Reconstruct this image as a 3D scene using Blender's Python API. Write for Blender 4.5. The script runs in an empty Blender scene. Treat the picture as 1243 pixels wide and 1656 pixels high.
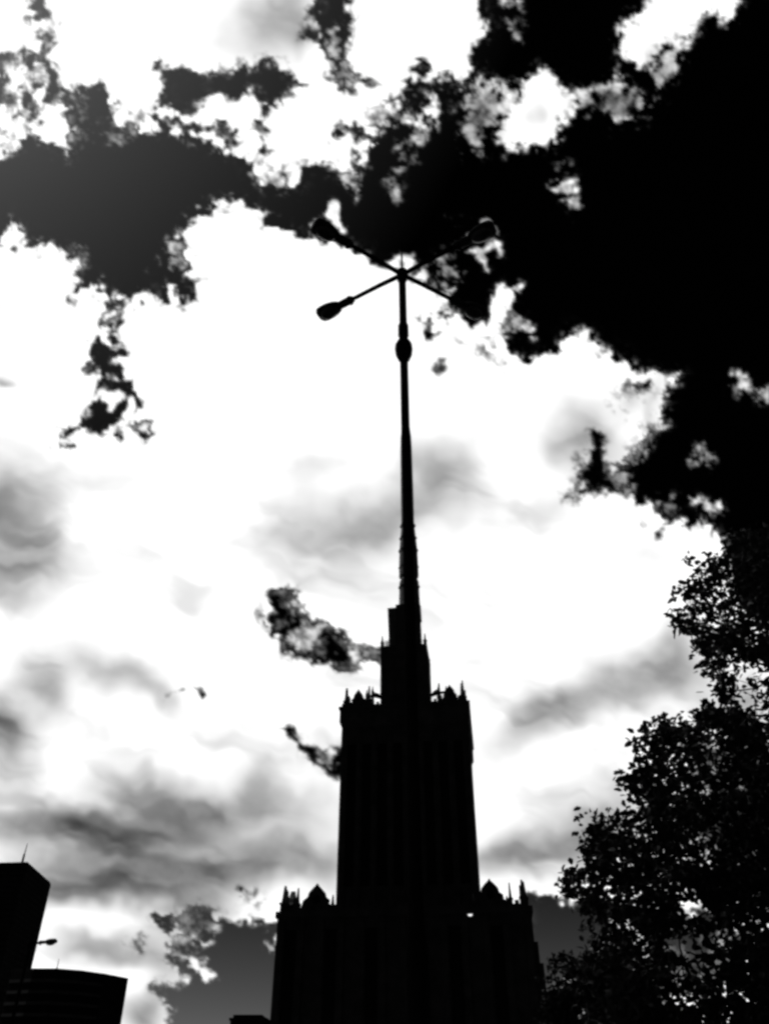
import bpy, bmesh, math, random
import numpy as np
from mathutils import Vector, Matrix

R = math.radians
sc = bpy.context.scene
col = sc.collection

# ------------------------------------------------------------------ camera
FP, CX, CY, PITCH = 1290.0, 621.5, 828.0, R(36.9)
EYE = Vector((0.0, 0.0, 1.6))
cam = bpy.data.objects.new('camera', bpy.data.cameras.new('camera'))
col.objects.link(cam)
cam.location = EYE
cam.rotation_euler = (R(90) + PITCH, 0, 0)
cam.data.sensor_fit = 'VERTICAL'
cam.data.sensor_height = 36.0
cam.data.sensor_width = 27.0
cam.data.lens = 36.0 * FP / 1656.0
cam.data.clip_start = 0.05
cam.data.clip_end = 120000
sc.camera = cam

# ------------------------------------------------------------------ sky light, sun, exposure
SUN_EL, SUN_AZ = R(60), R(-80)          # azimuth from +Y, positive towards +X
w = bpy.data.worlds.new('World')
sc.world = w
w.use_nodes = True
nt = w.node_tree
for n in list(nt.nodes):
    nt.nodes.remove(n)
sky = nt.nodes.new('ShaderNodeTexSky')
sky.sky_type = 'NISHITA'
sky.sun_disc = False
sky.sun_elevation = SUN_EL
sky.sun_rotation = SUN_AZ
sky.air_density = 1.0
sky.dust_density = 1.0
sky.ozone_density = 3.0
# black and white film behind a red filter: the blue sky goes dark, the pale sky stays grey
sep = nt.nodes.new('ShaderNodeSeparateColor')
nt.links.new(sky.outputs[0], sep.inputs[0])
RED, BLUE = 1.0, 0.38
m1 = nt.nodes.new('ShaderNodeMath'); m1.operation = 'MULTIPLY'; m1.inputs[1].default_value = RED
m2 = nt.nodes.new('ShaderNodeMath'); m2.operation = 'MULTIPLY'; m2.inputs[1].default_value = BLUE
m3 = nt.nodes.new('ShaderNodeMath'); m3.operation = 'SUBTRACT'
m4 = nt.nodes.new('ShaderNodeMath'); m4.operation = 'MAXIMUM'; m4.inputs[1].default_value = 0.004
nt.links.new(sep.outputs[0], m1.inputs[0]); nt.links.new(sep.outputs[2], m2.inputs[0])
nt.links.new(m1.outputs[0], m3.inputs[0]); nt.links.new(m2.outputs[0], m3.inputs[1])
nt.links.new(m3.outputs[0], m4.inputs[0])
bg = nt.nodes.new('ShaderNodeBackground')
bg.inputs[1].default_value = 0.05
nt.links.new(m4.outputs[0], bg.inputs[0])
wo = nt.nodes.new('ShaderNodeOutputWorld')
nt.links.new(bg.outputs[0], wo.inputs[0])

sd = bpy.data.lights.new('sun', 'SUN')
sd.energy = 4.3
sd.angle = R(0.5)
sd.color = (1.0, 1.0, 1.0)
sun = bpy.data.objects.new('sun', sd)
col.objects.link(sun)
SDIR = Vector((math.sin(SUN_AZ) * math.cos(SUN_EL), math.cos(SUN_AZ) * math.cos(SUN_EL), math.sin(SUN_EL)))
sun.rotation_euler = (-SDIR).to_track_quat('-Z', 'Y').to_euler()
sun.location = (0, 0, 50)

sc.view_settings.view_transform = 'Standard'
sc.view_settings.look = 'None'
sc.view_settings.gamma = 1.0
sc.view_settings.use_curve_mapping = False
sc.view_settings.exposure = 0.0
sc.cycles.filter_width = 2.9          # the photograph is a soft, low resolution one
try:
    sc.cycles.max_bounces = 6
    sc.cycles.transparent_max_bounces = 12
except Exception:
    pass

# ------------------------------------------------------------------ helpers
CT, ST = math.cos(PITCH), math.sin(PITCH)


def ray(px, py):
    a, b = px - CX, CY - py
    return Vector((a, FP * CT - b * ST, FP * ST + b * CT))


def at(px, py, Y):                      # survey a point at distance Y in front of the eye
    r = ray(px, py)
    return EYE + r * (Y / r.y)


def at_z(px, py, z):                    # survey a point at height z
    r = ray(px, py)
    return EYE + r * ((z - EYE.z) / r.z)


def H(py, Y):
    return at(CX, py, Y).z


def mat(name, base, rough=0.8, spec=0.3, noise=0.0, scale=3.0, metal=0.0, bump=0.0):
    m = bpy.data.materials.new(name)
    m.use_nodes = True
    t = m.node_tree
    p = t.nodes['Principled BSDF']
    p.inputs['Roughness'].default_value = rough
    p.inputs['Metallic'].default_value = metal
    p.inputs['Specular IOR Level'].default_value = spec
    p.inputs['Base Color'].default_value = (base, base, base, 1)
    if noise or bump:
        tc = t.nodes.new('ShaderNodeTexCoord')
        nz = t.nodes.new('ShaderNodeTexNoise')
        nz.inputs['Scale'].default_value = scale
        nz.inputs['Detail'].default_value = 6
        t.links.new(tc.outputs['Object'], nz.inputs['Vector'])
        if noise:
            cr = t.nodes.new('ShaderNodeValToRGB')
            a, b = base * (1 - noise), base * (1 + noise)
            cr.color_ramp.elements[0].position = 0.3
            cr.color_ramp.elements[1].position = 0.7
            cr.color_ramp.elements[0].color = (a, a, a, 1)
            cr.color_ramp.elements[1].color = (b, b, b, 1)
            t.links.new(nz.outputs[0], cr.inputs[0])
            t.links.new(cr.outputs[0], p.inputs['Base Color'])
        if bump:
            bp = t.nodes.new('ShaderNodeBump')
            bp.inputs['Strength'].default_value = bump
            t.links.new(nz.outputs[0], bp.inputs['Height'])
            t.links.new(bp.outputs[0], p.inputs['Normal'])
    return m


M = {
    'stone': mat('dark_stone', 0.03, 0.95, 0.05, 0.3, 0.25),  # base set below real stone so the tower renders as a black silhouette
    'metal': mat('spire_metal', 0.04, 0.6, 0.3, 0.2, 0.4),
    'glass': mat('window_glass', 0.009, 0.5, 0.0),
    'pole': mat('painted_steel', 0.016, 0.8, 0.0, 0.25, 4.0),
    'housing': mat('lamp_housing', 0.03, 0.7, 0.2, 0.2, 6.0),
    'lens': mat('lamp_bowl', 0.05, 0.3, 0.4),
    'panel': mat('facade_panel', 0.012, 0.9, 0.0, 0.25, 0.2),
    'slab': mat('floor_band', 0.035, 0.9, 0.0, 0.2, 0.3),
    'leaf': mat('leaf', 0.04, 0.6, 0.15, 0.4, 1.5),
    'bark': mat('bark', 0.06, 0.9, 0.2, 0.4, 8.0, 0, 0.5),
    'paving': mat('paving', 0.04, 0.9, 0.2, 0.3, 0.6),
}


def link_bm(bm, name, m, parent=None, smooth=False):
    me = bpy.data.meshes.new(name)
    bmesh.ops.recalc_face_normals(bm, faces=bm.faces)
    bm.to_mesh(me)
    bm.free()
    me.materials.append(m)
    if smooth:
        for p in me.polygons:
            p.use_smooth = True
    o = bpy.data.objects.new(name, me)
    col.objects.link(o)
    if parent:
        o.parent = parent
    return o


def empty(name, loc, rz=0.0):
    o = bpy.data.objects.new(name, None)
    o.empty_display_size = 0.5
    col.objects.link(o)
    o.location = loc
    o.rotation_euler = (0, 0, rz)
    return o


def tag(o, label=None, cat=None, group=None, kind=None):
    if label: o['label'] = label
    if cat: o['category'] = cat
    if group: o['group'] = group
    if kind: o['kind'] = kind
    return o


def box(bm, x0, x1, y0, y1, z0, z1, top=1.0):
    """box; top < 1 draws the upper face in towards its middle"""
    cx, cy = (x0 + x1) / 2, (y0 + y1) / 2
    v = [bm.verts.new(c) for c in ((x0, y0, z0), (x1, y0, z0), (x1, y1, z0), (x0, y1, z0))]
    u = [bm.verts.new((cx + (c.co.x - cx) * top, cy + (c.co.y - cy) * top, z1)) for c in v]
    bm.faces.new(v[::-1]); bm.faces.new(u)
    for i in range(4):
        j = (i + 1) % 4
        bm.faces.new((v[i], v[j], u[j], u[i]))


def prism(bm, pts, z0, z1):
    a = [bm.verts.new((p[0], p[1], z0)) for p in pts]
    b = [bm.verts.new((p[0], p[1], z1)) for p in pts]
    bm.faces.new(a[::-1]); bm.faces.new(b)
    for i in range(len(pts)):
        j = (i + 1) % len(pts)
        bm.faces.new((a[i], a[j], b[j], b[i]))


def tube(bm, pts, rads, n=8, cap=True):
    pts = [Vector(p) for p in pts]
    rings = []
    for i, p in enumerate(pts):
        d = (pts[min(i + 1, len(pts) - 1)] - pts[max(i - 1, 0)]).normalized()
        s = d.cross(Vector((0, 0, 1)))
        if s.length < 1e-4:
            s = Vector((1, 0, 0))
        s.normalize()
        u = s.cross(d)
        rings.append([bm.verts.new(p + (s * math.cos(2 * math.pi * k / n) + u * math.sin(2 * math.pi * k / n)) * rads[i]) for k in range(n)])
    for a, b in zip(rings, rings[1:]):
        for k in range(n):
            j = (k + 1) % n
            bm.faces.new((a[k], a[j], b[j], b[k]))
    if cap:
        bm.faces.new(rings[0][::-1]); bm.faces.new(rings[-1])


def lathe(bm, prof, n=24, c=(0, 0)):
    tube(bm, [(c[0], c[1], z) for r, z in prof], [r for r, z in prof], n)


# ------------------------------------------------------------------ ground
bm = bmesh.new()
bmesh.ops.create_grid(bm, x_segments=24, y_segments=24, size=30000)
g = link_bm(bm, 'ground', M['paving'])
tag(g, 'dark paved ground running out to the horizon', 'ground', kind='structure')

# ------------------------------------------------------------------ sky: one cloud layer at 1500 m, lit from above by the sun
ALT = 1500.0
rng = np.random.default_rng(11)


def lattice_noise(x, y, scale, seed):
    r = np.random.default_rng(seed)
    T = r.random((256, 256)) * 2 - 1
    fx, fy = x / scale + 57.3, y / scale + 91.7
    ix, iy = np.floor(fx).astype(int), np.floor(fy).astype(int)
    tx, ty = fx - ix, fy - iy
    tx = tx * tx * tx * (tx * (6 * tx - 15) + 10); ty = ty * ty * ty * (ty * (6 * ty - 15) + 10)
    a = T[iy % 256, ix % 256]; b = T[iy % 256, (ix + 1) % 256]
    c = T[(iy + 1) % 256, ix % 256]; d = T[(iy + 1) % 256, (ix + 1) % 256]
    return (a * (1 - tx) + b * tx) * (1 - ty) + (c * (1 - tx) + d * tx) * ty


def fbm(x, y, scale, seed, octv=5, gain=0.55):
    s = np.zeros_like(x); a = 1.0; tot = 0
    for k in range(octv):
        s += a * lattice_noise(x, y, scale / 2 ** k, seed + k); tot += a; a *= gain
    return s / tot * 1.8


def smooth(e0, e1, v):
    t = np.clip((v - e0) / (e1 - e0), 0, 1)
    return t * t * (3 - 2 * t)


def sdist(px, py, poly):
    """signed distance to a polygon, positive inside"""
    P = np.array(poly, float); Q = np.roll(P, -1, 0)
    d2 = np.full(px.shape, 1e18); ins = np.zeros(px.shape, bool)
    for (x0, y0), (x1, y1) in zip(P, Q):
        ex, ey = x1 - x0, y1 - y0
        L = ex * ex + ey * ey + 1e-9
        t = np.clip(((px - x0) * ex + (py - y0) * ey) / L, 0, 1)
        d2 = np.minimum(d2, (px - x0 - t * ex) ** 2 + (py - y0 - t * ey) ** 2)
        c = (y0 > py) != (y1 > py)
        xi = x0 + (py - y0) * ex / (ey if abs(ey) > 1e-9 else 1e-9)
        ins ^= c & (px < xi)
    d = np.sqrt(d2)
    return np.where(ins, d, -d)


def A(pts): return [(x / 2.005, y / 2.005) for x, y in pts]
def B(pts): return [(620 + x * .5437, y * .5435) for x, y in pts]
def C(pts): return [(400 + x * .3379, y * .3379) for x, y in pts]
def D(pts): return [(820 + x * .3403, 480 + y * .3403) for x, y in pts]
def E(pts): return [(x * .2574, y * .2574) for x, y in pts]
def F(pts): return [(x * .2574, 380 + y * .2574) for x, y in pts]
def G(pts): return [(x * .3701, 1340 + y * .37) for x, y in pts]
def S(pts): return [(840 + x * .4927, 840 + y * .4927) for x, y in pts]
def L1(pts): return [(480 + x * .2896, 240 + y * .2896) for x, y in pts]


# ('gap' opens the layer to the dark sky, 'cloud' fills it again), strength, edge softness px, raggedness px, outline
SKY = [
    # --- left dark mass
    ('gap', 1, 3, 7, A([(-60, 520), (0, 510), (60, 460), (110, 430), (170, 470), (205, 498), (225, 480), (228, 430), (212, 370), (195, 320), (215, 300), (250, 312), (262, 278), (330, 280), (345, 330), (365, 375), (400, 405), (440, 405), (520, 410), (590, 420), (640, 440), (690, 470), (740, 505), (800, 532), (835, 575), (845, 600), (900, 610), (970, 600), (985, 540), (1050, 520), (1100, 560), (1155, 565), (1190, 480), (1260, 460), (1300, 900), (1240, 862), (1120, 800), (1030, 785), (1010, 775), (960, 760), (900, 740), (870, 750), (855, 710), (825, 672), (790, 652), (740, 655), (700, 662), (670, 690), (640, 690), (610, 720), (590, 770), (588, 800), (610, 850), (640, 900), (645, 915), (625, 960), (605, 980), (585, 960), (570, 930), (545, 935), (540, 970), (520, 955), (490, 952), (440, 975), (410, 980), (365, 972), (340, 950), (305, 925), (275, 940), (255, 935), (260, 890), (240, 840), (205, 800), (160, 792), (130, 800), (100, 785), (80, 755), (40, 715), (15, 765), (-60, 800)])),
    # tail
    ('gap', .8, 3, 4, F([(650, 440), (700, 400), (830, 420), (790, 500), (775, 580), (740, 600), (740, 660), (700, 690), (690, 600), (650, 610), (660, 520)])),
    ('cloud', .75, 4, 4, F([(670, 500), (760, 480), (740, 520), (680, 545)])),
    ('gap', 1, 3, 4, F([(570, 690), (630, 630), (700, 670), (740, 730), (790, 690), (800, 790), (740, 800), (760, 890), (680, 890), (640, 850), (580, 860), (550, 830)])),
    ('gap', 1, 2.5, 3, F([(610, 990), (640, 900), (700, 890), (780, 920), (840, 900), (850, 960), (880, 1030), (890, 1100), (850, 1120), (850, 1050), (810, 1030), (800, 1090), (750, 1160), (690, 1130), (720, 1060), (790, 1030), (800, 990), (720, 970), (650, 955)])),
    ('gap', 1, 3.5, 4, F([(540, 1090), (580, 1040), (640, 1035), (690, 1080), (760, 1120), (770, 1170), (720, 1200), (770, 1270), (740, 1280), (690, 1210), (640, 1265), (590, 1250), (520, 1230), (440, 1270), (400, 1290), (460, 1340), (430, 1370), (360, 1330), (390, 1290), (370, 1210), (420, 1220), (470, 1210), (520, 1150)])),
    ('gap', .85, 3, 4, F([(790, 1190), (850, 1165), (940, 1165), (955, 1220), (900, 1275), (850, 1250)])),
    ('cloud', .6, 3, 3, F([(870, 1190), (930, 1180), (930, 1220), (880, 1220)])),
    ('gap', .7, 3, 3, F([(75, 90), (135, 85), (130, 130), (100, 140)])),
    ('gap', .6, 3, 3, F([(425, 380), (490, 405), (480, 425), (430, 405)])),
    ('cloud', .30, 5, 5, F([(1040, 20), (1090, 30), (1140, 120), (1180, 190), (1110, 230), (1060, 200), (1100, 130), (1060, 80)])),
    ('cloud', .22, 4, 4, F([(930, 180), (990, 140), (1000, 180), (950, 205)])),
    ('cloud', .25, 4, 4, F([(460, 90), (540, 85), (500, 125)])),
    # top-left mottled holes
    ('gap', .8, 5, 6, E([(210, -60), (280, -60), (270, 30), (310, 90), (250, 120), (230, 150), (160, 130), (200, 90)])),
    ('gap', .5, 6, 6, E([(180, 120), (250, 150), (280, 210), (370, 150), (390, 200), (350, 300), (360, 430), (320, 420), (260, 240), (210, 210)])),
    ('gap', .85, 5, 6, E([(-40, 310), (60, 350), (130, 325), (140, 430), (90, 470), (-40, 480)])),
    ('gap', .85, 4, 6, E([(180, 330), (250, 310), (270, 230), (330, 250), (350, 300), (330, 360), (340, 480), (370, 540), (400, 610), (470, 640), (540, 640), (560, 560), (500, 560), (520, 535), (640, 535), (660, 620), (700, 640), (740, 770), (520, 800), (430, 740), (380, 660), (300, 620), (330, 540), (300, 440), (220, 420), (170, 420)])),
    ('gap', .75, 6, 7, E([(-40, 470), (20, 480), (60, 560), (110, 570), (170, 600), (240, 560), (260, 470), (200, 440), (190, 480), (200, 540), (220, 620), (240, 700), (270, 770), (200, 760), (150, 660), (130, 740), (100, 680), (30, 660), (-40, 690)])),
    ('gap', .6, 5, 5, E([(-40, 800), (40, 830), (60, 890), (-40, 910)])),
    ('gap', .35, 5, 5, E([(790, 760), (900, 700), (880, 770), (820, 800)])),
    ('cloud', .12, 8, 8, E([(400, 650), (540, 640), (560, 760), (740, 780), (900, 780), (740, 880), (480, 870), (430, 760)])),
    # bird shaped gap upper left of centre
    ('gap', 1, 4, 5, A([(505, 190), (535, 222), (580, 212), (660, 242), (730, 218), (800, 205), (850, 195), (910, 208), (945, 240), (978, 275), (940, 312), (905, 330), (870, 340), (870, 380), (845, 375), (850, 330), (810, 300), (780, 315), (740, 315), (700, 305), (660, 335), (620, 372), (580, 375), (550, 350), (500, 352), (520, 310), (530, 270), (520, 235)])),
    ('gap', .8, 3, 5, A([(488, 372), (540, 375), (600, 392), (650, 398), (740, 408), (760, 445), (780, 480), (740, 480), (690, 430), (640, 418), (590, 412), (520, 405)])),
    ('gap', .7, 3, 4, A([(808, 395), (840, 385), (870, 430), (860, 470), (880, 490), (850, 500), (845, 450), (810, 430)])),
    ('gap', .5, 5, 8, A([(830, 560), (860, 530), (920, 540), (960, 600), (900, 640), (850, 620)])),
    # column at the top and the mottled neck below it
    ('gap', 1, 5, 5, C([(350, -80), (510, -80), (490, 60), (540, 100), (500, 200), (480, 300), (520, 350), (510, 440), (440, 420), (400, 360), (370, 270), (330, 200), (330, 100)])),
    ('cloud', .35, 6, 6, C([(400, 160), (440, 120), (450, 240), (500, 320), (520, 400), (430, 390), (400, 280)])),
    ('gap', .5, 8, 5, C([(270, 180), (300, 20), (350, 20), (350, 170)])),
    ('gap', .9, 3, 4, C([(550, 380), (600, 345), (640, 385), (610, 430), (560, 420)])),
    ('gap', 1, 4, 7, C([(560, 560), (600, 520), (680, 460), (740, 490), (790, 420), (780, 330), (830, 295), (870, 320), (860, 370), (960, 370), (1040, 430), (1080, 330), (1090, 250), (1140, 180), (1300, 180), (1300, 1300), (700, 1300), (520, 900), (540, 730), (600, 700), (540, 690), (480, 640), (420, 670), (430, 610), (500, 600), (570, 620), (600, 640)])),
    ('cloud', .55, 5, 9, C([(520, 520), (560, 470), (650, 470), (700, 520), (790, 580), (740, 610), (660, 600), (600, 650), (570, 600), (540, 560)])),
    ('cloud', .85, 6, 8, C([(870, 450), (910, 430), (930, 500), (930, 600), (900, 570), (830, 600), (860, 530)])),
    ('cloud', .25, 6, 8, C([(790, 610), (840, 590), (820, 700), (790, 760), (700, 830), (710, 950), (690, 900), (690, 800)])),
    ('cloud', .35, 4, 5, C([(430, 840), (520, 830), (560, 880), (550, 940), (500, 880)])),
    ('cloud', .3, 4, 4, C([(650, 850), (690, 830), (680, 880)])),
    # --- right dark mass
    ('gap', 1, 3, 6, B([(262, -60), (300, 50), (315, 75), (300, 100), (275, 140), (262, 200), (240, 243), (200, 235), (140, 600), (0, 620), (-10, 800), (70, 800), (120, 850), (190, 880), (200, 900), (215, 930), (250, 965), (275, 950), (300, 940), (310, 900), (340, 860), (345, 980), (345, 1040), (380, 1070), (430, 1077), (470, 1055), (520, 1045), (540, 1015), (570, 1010), (600, 988), (630, 1010), (650, 1040), (680, 1070), (720, 1080), (740, 1110), (800, 1115), (865, 1125), (840, 1150), (835, 1200), (820, 1240), (828, 1268), (790, 1290), (760, 1320), (720, 1360), (680, 1400), (690, 1430), (740, 1470), (750, 1500), (790, 1520), (840, 1560), (880, 1545), (960, 1560), (1010, 1600), (1020, 1660), (1060, 1800), (1350, 2000), (1350, -60)])),
    ('cloud', 1, 5, 7, B([(330, 400), (345, 350), (400, 300), (430, 240), (480, 215), (530, 255), (570, 290), (585, 335), (530, 368), (480, 420), (420, 430), (360, 450)])),
    ('cloud', .55, 6, 9, B([(225, 280), (290, 240), (350, 265), (410, 245), (400, 330), (340, 370), (300, 390), (290, 450), (265, 450), (235, 390)])),
    ('cloud', .45, 6, 10, B([(570, 290), (640, 270), (700, 245), (760, 260), (795, 305), (740, 350), (690, 360), (640, 310), (590, 330)])),
    ('cloud', 1, 5, 6, B([(725, 60), (790, 20), (800, -60), (1060, -60), (1045, 30), (1015, 62), (980, 40), (930, 55), (895, 110), (860, 150), (830, 130), (800, 200), (770, 200), (730, 180), (708, 140), (705, 100)])),
    ('cloud', .6, 7, 7, B([(850, 110), (900, 100), (880, 180), (850, 235), (800, 250), (770, 205), (810, 190)])),
    ('cloud', .55, 5, 5, B([(340, -40), (405, -40), (400, 20), (380, 30), (345, 10)])),
    ('cloud', .35, 4, 4, B([(370, 60), (400, 80), (400, 115), (380, 110)])),
    ('cloud', .75, 5, 4, B([(498, 562), (530, 535), (560, 528), (568, 565), (555, 590), (530, 580)])),
    ('cloud', .2, 6, 6, B([(540, 590), (575, 570), (590, 610), (565, 630)])),
    ('cloud', .12, 5, 5, B([(500, 480), (545, 470), (550, 500), (520, 505)])),
    ('cloud', .95, 2.5, 2.5, L1([(935, 575), (1040, 555), (1060, 530), (1110, 505), (1125, 540), (1145, 595), (1125, 600), (1090, 560), (1050, 600), (1075, 680), (1050, 680), (990, 610)])),
    ('gap', .7, 3, 3, L1([(1010, 590), (1040, 575), (1045, 620), (1015, 620)])),
    ('cloud', .6, 1, 1.5, L1([(865, 530), (960, 460), (1040, 400), (1085, 400), (1135, 460), (1135, 490), (1100, 480), (1075, 420), (1045, 425), (960, 490), (880, 545)])),
    ('cloud', .10, 5, 5, L1([(860, 395), (920, 400), (930, 430), (880, 430)])),
    ('cloud', 1, 2.5, 3, L1([(140, 370), (180, 310), (220, 310), (235, 370), (240, 430), (290, 485), (250, 470), (200, 410)])),
    ('cloud', .2, 2, 2, L1([(80, 430), (95, 395), (115, 400), (95, 450)])),
    ('cloud', .8, 3, 3, L1([(505, 645), (545, 640), (580, 620), (580, 690), (550, 690)])),
    ('cloud', .75, 4, 3, L1([(600, 600), (650, 590), (660, 640), (620, 690), (600, 680)])),
    ('cloud', .85, 3, 3, L1([(680, 670), (720, 650), (720, 710), (690, 730), (640, 710)])),
    ('cloud', .35, 6, 8, L1([(790, 620), (840, 600), (850, 660), (920, 700), (910, 770), (840, 780), (800, 740), (740, 760), (740, 690), (810, 690)])),
    ('cloud', .95, 3, 3, L1([(845, 810), (900, 770), (905, 800), (870, 830)])),
    ('gap', 1, 3, 3, L1([(850, 825), (865, 880), (910, 940), (960, 985), (980, 960), (1060, 985), (1090, 960), (1100, 890), (1095, 850), (1110, 790), (1120, 700), (960, 700), (900, 800)])),
    ('cloud', .95, 4, 4, B([(326, 890), (346, 855), (405, 848), (385, 880), (375, 910), (360, 940), (350, 1000), (322, 1000), (322, 960)])),
    ('cloud', .38, 5, 6, B([(355, 920), (400, 930), (440, 965), (430, 985), (380, 985), (350, 990), (340, 960)])),
    ('gap', .9, 3, 4, B([(175, 940), (205, 920), (215, 945), (190, 960)])),
    ('gap', .9, 3, 4, B([(105, 960), (130, 945), (145, 975), (168, 985), (150, 1000), (120, 998)])),
    ('gap', .65, 4, 3, B([(145, 1103), (178, 1065), (208, 1058), (200, 1090), (165, 1112)])),
    ('gap', .3, 5, 5, B([(210, 1000), (260, 1030), (300, 1050), (340, 1050), (350, 1100), (300, 1060), (250, 1040)])),
    ('gap', .35, 5, 5, B([(280, 1010), (340, 990), (345, 1040), (300, 1040)])),
    ('cloud', .75, 4, 6, D([(570, 420), (640, 370), (780, 360), (800, 385), (750, 400), (740, 480), (720, 560), (745, 620), (700, 650), (650, 640), (600, 560)])),
    ('gap', .8, 5, 4, D([(615, 390), (670, 400), (690, 430), (640, 460), (590, 440)])),
    ('gap', .6, 4, 4, D([(655, 610), (700, 600), (720, 640), (680, 680)])),
    ('gap', 1, 6, 4, D([(365, 670), (400, 645), (440, 670), (440, 720), (465, 800), (500, 850), (560, 870), (610, 910), (560, 940), (490, 925), (420, 925), (370, 955), (330, 940), (380, 900), (330, 850), (380, 780)])),
    ('gap', .4, 9, 6, D([(270, 940), (330, 780), (390, 790), (420, 920), (360, 970)])),
    ('gap', .3, 10, 6, D([(520, 430), (590, 420), (620, 480), (540, 550), (510, 510)])),
    ('cloud', .3, 8, 6, D([(490, 840), (560, 750), (680, 680), (640, 760), (560, 830), (610, 900), (560, 930)])),
    ('cloud', .75, 3, 3, D([(870, 945), (920, 965), (960, 995), (1010, 990), (1010, 1015), (960, 1025), (915, 1000)])),
    ('cloud', .28, 5, 4, D([(640, 1050), (690, 1010), (730, 985), (715, 1020), (670, 1060)])),
    ('cloud', .1, 8, 8, D([(700, 970), (800, 960), (800, 1020), (740, 1030)])),
    ('cloud', .35, 8, 6, D([(1050, 410), (1080, 370), (1130, 390), (1170, 440), (1110, 460)])),
    ('cloud', .4, 7, 5, D([(1170, 480), (1243, 410), (1300, 390), (1300, 480), (1200, 495)])),
    ('cloud', .22, 8, 6, D([(890, 780), (920, 700), (940, 740), (980, 770), (920, 800)])),
    ('gap', .75, 3, 3, D([(630, 1075), (650, 1060), (670, 1085), (645, 1100)])),
    ('gap', .5, 4, 3, D([(700, 1115), (730, 1105), (745, 1125), (715, 1140)])),
    # --- middle and lower holes
    ('gap', 1, 3.5, 5, [(433, 958), (474, 952), (486, 985), (520, 1003), (550, 1022), (572, 1045), (630, 1040), (630, 1070), (580, 1078), (550, 1088), (530, 1073), (500, 1070), (472, 1064), (445, 1025), (432, 1000)]),
    ('cloud', .05, 6, 3, [(425, 950), (490, 950), (640, 1040), (640, 1090), (480, 1090)]),
    ('cloud', .3, 6, 6, [(480, 975), (520, 1012), (500, 1060), (470, 1040)]),
    ('cloud', .35, 6, 6, [(560, 1040), (600, 1035), (630, 1050), (610, 1080), (570, 1070)]),
    ('gap', .25, 9, 5, [(408, 970), (440, 955), (440, 1000), (420, 995)]),
    ('gap', 1, 3, 3, [(452, 1183), (475, 1178), (490, 1198), (520, 1213), (560, 1205), (560, 1262), (530, 1252), (505, 1225), (480, 1203)]),
    ('cloud', .4, 4, 4, [(515, 1215), (535, 1212), (535, 1240), (520, 1235)]),
    ('gap', .85, 2, 2, [(316, 1111), (328, 1110), (331, 1122), (325, 1128), (319, 1120)]),
    ('gap', .35, 2.5, 2, [(262, 1126), (285, 1124), (302, 1115), (303, 1120), (285, 1130), (265, 1132)]),
    ('gap', .55, 4, 4, [(385, 1446), (405, 1441), (424, 1452), (410, 1458), (390, 1452)]),
    ('gap', 1, 4, 5, G([(670, 378), (740, 365), (770, 392), (850, 355), (920, 362), (960, 392), (1060, 388), (1150, 392), (1260, 412), (1260, 960), (690, 960), (740, 790), (690, 735), (670, 690), (760, 672), (800, 660), (770, 620), (725, 560), (750, 550), (725, 500), (780, 480), (820, 440), (765, 405), (740, 440), (710, 430)])),
    ('cloud', .85, 4, 4, G([(815, 568), (860, 572), (900, 605), (935, 650), (900, 640), (840, 610)])),
    ('cloud', .6, 4, 4, G([(855, 470), (895, 490), (935, 475), (930, 500), (880, 508)])),
    ('cloud', .35, 6, 6, G([(730, 500), (800, 470), (850, 500), (830, 560), (760, 560)])),
    ('cloud', .6, 5, 4, G([(1180, 480), (1210, 480), (1205, 525), (1185, 525)])),
    ('cloud', .15, 9, 9, G([(770, 380), (850, 350), (930, 360), (960, 420), (840, 470), (800, 430)])),
    ('cloud', .8, 4, 5, G([(690, 650), (760, 655), (805, 660), (780, 680), (700, 680)])),
    ('gap', .5, 6, 6, G([(570, 480), (600, 465), (600, 525), (575, 520)])),
    ('gap', 1, 5, 4, [(850, 1447), (905, 1447), (960, 1446), (985, 1500), (962, 1520), (958, 1560), (985, 1600), (970, 1700), (850, 1700)]),
    ('cloud', .7, 4, 4, [(908, 1448), (938, 1446), (936, 1456), (912, 1460)]),
    ('cloud', .5, 7, 6, [(905, 1600), (935, 1580), (945, 1640), (910, 1640)]),
    # the sky beyond the tree
    ('gap', .8, 9, 12, [(1050, 1500), (1130, 1470), (1220, 1500), (1200, 1590), (1080, 1600)]),
    ('gap', .8, 9, 12, [(1130, 1210), (1300, 1150), (1300, 1480), (1180, 1460), (1100, 1330)]),
    ('gap', .6, 9, 12, [(960, 1580), (1080, 1600), (1080, 1720), (960, 1720)]),
]

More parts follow.
